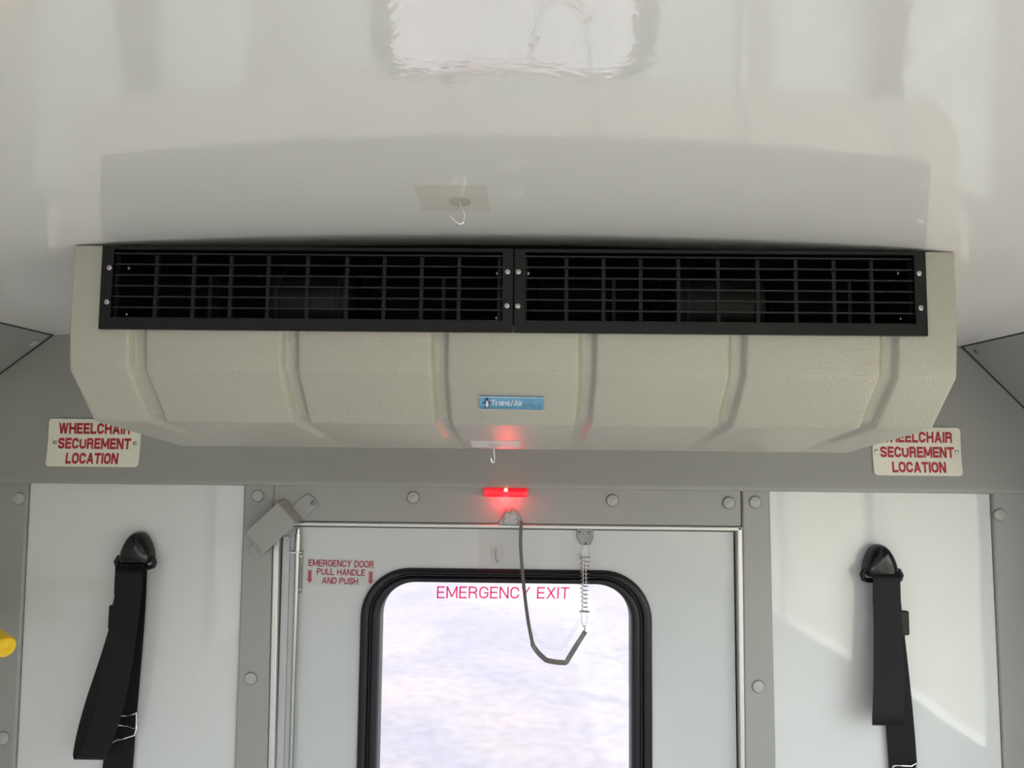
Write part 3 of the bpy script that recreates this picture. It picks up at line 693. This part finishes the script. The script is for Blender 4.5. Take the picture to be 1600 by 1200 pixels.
# ------------------------------------------------------------------ adhesive hooks
def hook(corners, plane, n, base, wire, label, wr=.0011, pm='clear'):
    n = Vector(n).normalized()
    pts = [PP(px, py, plane, n) for px, py in corners]
    root = empty('adhesive_hook', sum(pts, Vector())/4); tag(root, label, 'hook', 'clear adhesive hooks')
    bm = bmesh.new(); slab(bm, [p+n*.0004 for p in pts], n*.0010); fin('pad', bm, M[pm], root, bevel=.0005)
    c = PP(*base, plane, n); u = (pts[1]-pts[0]).normalized()
    bm = bmesh.new(); lathe(bm, c, n, u, [(.0125, .0014), (.0125, .0030), (.010, .0045), (.006, .006), (.0035, .0065)], 20); fin('disc', bm, M['disc'], root, smooth=True)
    w = [c+n*.002]+[c+u*a+n*h+n.cross(u)*s for a, s, h in wire]
    bm = bmesh.new(); w = [Vector(p) for p in spline([tuple(p) for p in w], 5)]; tube(bm, w, wr, 10); fin('wire_hook', bm, M['chrome'], root, smooth=True)
    settle(root); return root
# on the ceiling, in front of the air conditioner
zc = ceil_z(P(710, 310, .80).x)
hook(((660, 329), (766, 329), (760, 288), (645, 288)), (0, 0, zc), (0, 0, -1), (719, 313),
     [(.0005, 0, .006), (.004, 0, .014), (.0055, 0, .021), (.0035, 0, .0265), (-.0015, 0, .0275), (-.006, 0, .024), (-.0115, 0, .0185)],
     'clear adhesive hook stuck to the glossy ceiling')
# on the underside of the air conditioner
hook(((738, 697.5), (810.5, 698), (813.5, 688.5), (734, 688)), F2, n3, (771.5, 693),
     [(.0003, 0, .008), (.001, 0, .018), (.0018, 0, .026), (.001, .001, .0305), (-.001, .003, .0318), (-.003, .005, .029), (-.0038, .006, .024)],
     'clear adhesive hook under the air conditioner above the red light', .0012, 'milky')
# empty pad on the door under the strap bracket
pd = empty('adhesive_pad', P(780, 885, YD)); tag(pd, 'clear square adhesive pad on the door left of the check strap', 'adhesive pad')
pts = [P(px, py, YD)+Vector((0, -.0004, 0)) for px, py in ((747.5, 884), (809, 885), (809, 828), (748, 827))]
bm = bmesh.new(); slab(bm, pts, Vector((0, -.0009, 0))); fin('pad', bm, M['film'], pd, bevel=.0004)
bm = bmesh.new(); slab(bm, [P(px, py, YD)+Vector((0, -.0013, 0)) for px, py in ((767, 880), (787, 880.5), (787, 851), (767, 850.5))], Vector((0, -.0012, 0))); fin('holder', bm, M['film'], pd, bevel=.0004)
bm = bmesh.new(); tube(bm, [P(775, 858, YD-.003), P(774.5, 866, YD-.004), P(775, 875, YD-.006), P(777, 879, YD-.009), P(778.5, 875, YD-.011)], .0010, 8); fin('wire_stub', bm, M['zinc'], pd, smooth=True)
settle(pd)

# ------------------------------------------------------------------ shoulder belts
def belt(cx, cy, s, front, rear_, tab_, fold, chrome, label):
    root = empty('shoulder_belt', P(cx, 1200, YW)); tag(root, label, 'seat belt', 'wheelchair shoulder belts on the rear wall')
    k = YW/F
    # dome-shaped cover
    C = P(cx, cy, YW-.028)
    def outline(sc_, y, dz=0):
        sh = [(-.0345, -.030), (-.0355, -.016), (-.030, .006), (-.020, .025), (-.010, .0345), (0, .0365), (.010, .0345), (.020, .025), (.030, .006), (.0355, -.016), (.0345, -.030), (.018, -.0325), (0, -.033), (-.018, -.0325)]
        return [Vector((C.x+x*sc_, y, C.z+z*sc_+dz)) for x, z in sh]
    bm = bmesh.new()
    loft(bm, [outline(.98, YW), outline(1.0, YW-.012), outline(1.0, YW-.022), outline(.97, YW-.032, -.0005), outline(.86, YW-.040, -.0025), outline(.62, YW-.045, -.005), outline(.3, YW-.047, -.006)], cap=True)
    cp = fin('cover', bm, M['belt_cap'], root, smooth=True, sharp=50)
    cp.modifiers.new('smooth', 'SUBSURF').levels = 1; cp.modifiers['smooth'].render_levels = 2
    # web guide: the dark loop whose ears stick out at both sides
    bm = bmesh.new(); gz = C.z-.026; W = .0415
    tube(bm, [Vector((C.x+a*W, YW-.022-.006*abs(a), gz+dz)) for a, dz in ((-.70, -.013), (-.93, -.010), (-1.0, -.001), (-.90, .008), (-.6, .010), (.6, .010), (.90, .008), (1.0, -.001), (.93, -.010), (.70, -.013), (-.70, -.013))], .0052, 10)
    fin('web_guide', bm, M['black'], root, smooth=True)
    def strap(name, cps):
        cps = spline(cps, 6); bm = bmesh.new(); ribbon(bm, [P(a, b, y) for a, b, y, w in cps], [w*y/F for a, b, y, w in cps], .0016)
        return fin(name, bm, M['web'], root, smooth=True, sharp=40)
    strap('rear_strap', rear_); strap('front_strap', front)
    strap('fold', fold)
    a, b, c, d, y = tab_
    p0, p1 = P(a, d, y), P(c, b, y); bm = bmesh.new(); box(bm, min(p0.x, p1.x), max(p0.x, p1.x), y, y+.012, min(p0.z, p1.z), max(p0.z, p1.z)); fin('web_stop', bm, M['black'], root, bevel=.003)
    for pl in chrome:
        bm = bmesh.new(); tube(bm, [P(*q) for q in pl], .0017, 8); fin('wire_buckle', bm, M['chrome'], root, smooth=True)
    settle(root)
belt(212.5, 858, -1,
     [(206, 872, 1.660, 40), (206, 892, 1.650, 40), (203, 905, 1.644, 40), (200, 930, 1.642, 41), (195, 960, 1.640, 43), (188, 1010, 1.637, 44), (181, 1050, 1.634, 45), (170, 1110, 1.628, 42), (158, 1150, 1.622, 40), (149, 1172, 1.622, 42), (143, 1184, 1.630, 46), (140, 1186, 1.644, 48), (137, 1176, 1.656, 44), (139, 1140, 1.664, 34), (150, 1090, 1.668, 28), (170, 1030, 1.670, 28), (188, 975, 1.672, 30)],
     [(213, 880, 1.666, 34), (210, 950, 1.672, 34), (202, 1040, 1.676, 36), (192, 1120, 1.680, 42), (184, 1200, 1.682, 46), (174, 1330, 1.684, 48)],
     (167.5, 946, 180, 983, 1.648),
     [(201, 884, 1.655, 41), (201, 890, 1.6455, 42), (201, 896, 1.638, 42), (200.5, 903, 1.6375, 42), (199.5, 930, 1.639, 42)],
     [[(184, 1118, 1.672), (200, 1119, 1.668), (209, 1116, 1.666), (213, 1113, 1.666), (213.5, 1125, 1.666), (213, 1140, 1.664), (210, 1149, 1.662), (194, 1154, 1.656), (183, 1156, 1.652), (176, 1160, 1.650)], [(184, 1133, 1.672), (200, 1134, 1.667), (210, 1138, 1.665)]],
     'black shoulder belt on left rear panel, with chrome wire buckle and hanging loop')
belt(1377, 878, 1,
     [(1384, 892, 1.660, 37), (1384, 905, 1.648, 38), (1385, 930, 1.644, 41), (1386.5, 960, 1.642, 42), (1388, 1000, 1.639, 44), (1388.5, 1050, 1.636, 45), (1388, 1095, 1.632, 46), (1387, 1118, 1.630, 46), (1387, 1129, 1.634, 46), (1387, 1133, 1.645, 46), (1387.5, 1126, 1.656, 46), (1390, 1090, 1.662, 44), (1392, 1030, 1.668, 42), (1393, 975, 1.670, 40)],
     [(1385, 900, 1.668, 36), (1391, 960, 1.674, 36), (1398, 1040, 1.676, 40), (1405, 1120, 1.678, 42), (1411, 1200, 1.680, 42), (1418, 1330, 1.684, 44)],
     (1406, 955, 1421, 993, 1.652),
     [(1385, 892, 1.656, 38), (1385.5, 897, 1.647, 40), (1385.5, 903, 1.640, 41), (1385.5, 912, 1.639, 41), (1386, 935, 1.641, 41.5)],
     [[(1394, 1206, 1.670), (1396, 1197, 1.668), (1400, 1196, 1.666), (1424, 1197, 1.666), (1431, 1192, 1.668), (1432, 1202, 1.670)]],
     'black shoulder belt on right rear panel, with a folded loop hanging straight')

# ------------------------------------------------------------------ yellow grip reaching in from the left wall
tip = P(9, 1012, 1.42); ax = Vector((.80, -.52, -.16)).normalized(); base = tip-ax*((tip.x+HW)/ax.x)
gr = empty('grab_handle', base); tag(gr, 'round yellow handle end poking in at the left edge', 'handle')
u = ax.cross(Vector((0, 0, 1))).normalized(); Lg = (tip-base).length
bm = bmesh.new(); lathe(bm, base, ax, u, [(.0195, .004), (.0195, Lg-.006), (.0185, Lg-.002), (.0165, Lg), (.0145, Lg-.0006), (.004, Lg-.0012), (.003, Lg-.0004)], 28)
fin('grip', bm, M['yellow'], gr, smooth=True, sharp=50)
bm = bmesh.new(); lathe(bm, Vector((-HW, base.y, base.z)), (1, 0, 0), (0, 1, 0), [(.045, 0), (.045, .004), (.030, .010), (.022, .022)], 24); fin('flange', bm, M['black'], gr, smooth=True)
settle(gr)

# ------------------------------------------------------------------ outside
gm = bpy.data.materials.new('pale_gravel'); gm.use_nodes = True; nt = gm.node_tree; b = nt.nodes['Principled BSDF']; b.inputs['Roughness'].default_value = .95
tc = nt.nodes.new('ShaderNodeTexCoord'); n1_ = nt.nodes.new('ShaderNodeTexNoise'); n1_.inputs['Scale'].default_value = .55; n1_.inputs['Detail'].default_value = 8; n1_.inputs['Distortion'].default_value = .6
n2_ = nt.nodes.new('ShaderNodeTexNoise'); n2_.inputs['Scale'].default_value = 9; n2_.inputs['Detail'].default_value = 6
cr = nt.nodes.new('ShaderNodeValToRGB'); cr.color_ramp.elements[0].position = .38; cr.color_ramp.elements[0].color = (.073, .070, .089, 1); cr.color_ramp.elements[1].position = .62; cr.color_ramp.elements[1].color = (.099, .087, .092, 1)
c2 = nt.nodes.new('ShaderNodeValToRGB'); c2.color_ramp.elements[0].position = .3; c2.color_ramp.elements[0].color = (.84, .84, .86, 1); c2.color_ramp.elements[1].position = .65; c2.color_ramp.elements[1].color = (1.05, 1.05, 1.05, 1)
mx = nt.nodes.new('ShaderNodeMixRGB'); mx.blend_type = 'MULTIPLY'; mx.inputs[0].default_value = 1
for n in (n1_, n2_): nt.links.new(tc.outputs['Object'], n.inputs[0])
nt.links.new(n1_.outputs[0], cr.inputs[0]); nt.links.new(n2_.outputs[0], c2.inputs[0])
nt.links.new(cr.outputs[0], mx.inputs[1]); nt.links.new(c2.outputs[0], mx.inputs[2]); nt.links.new(mx.outputs[0], b.inputs['Base Color'])
bm = bmesh.new(); box(bm, -60, 60, -60, 60, -.95, -.75)
lm = mat('added_lawn_tint', (.25, .252, .185), .95, var=(2, .25))
bm2 = bmesh.new(); box(bm2, 3.0, 55, -55, 4.0, -.76, -.73); tag(fin('added_lawn', bm2, lm), kind='structure', label='unseen grass patch added to tint the light entering the bus')  # unseen grass, added to throw greenish light in through the right windows
tag(fin('ground', bm, gm), kind='structure', label='sunlit pale gravel ground behind the bus')
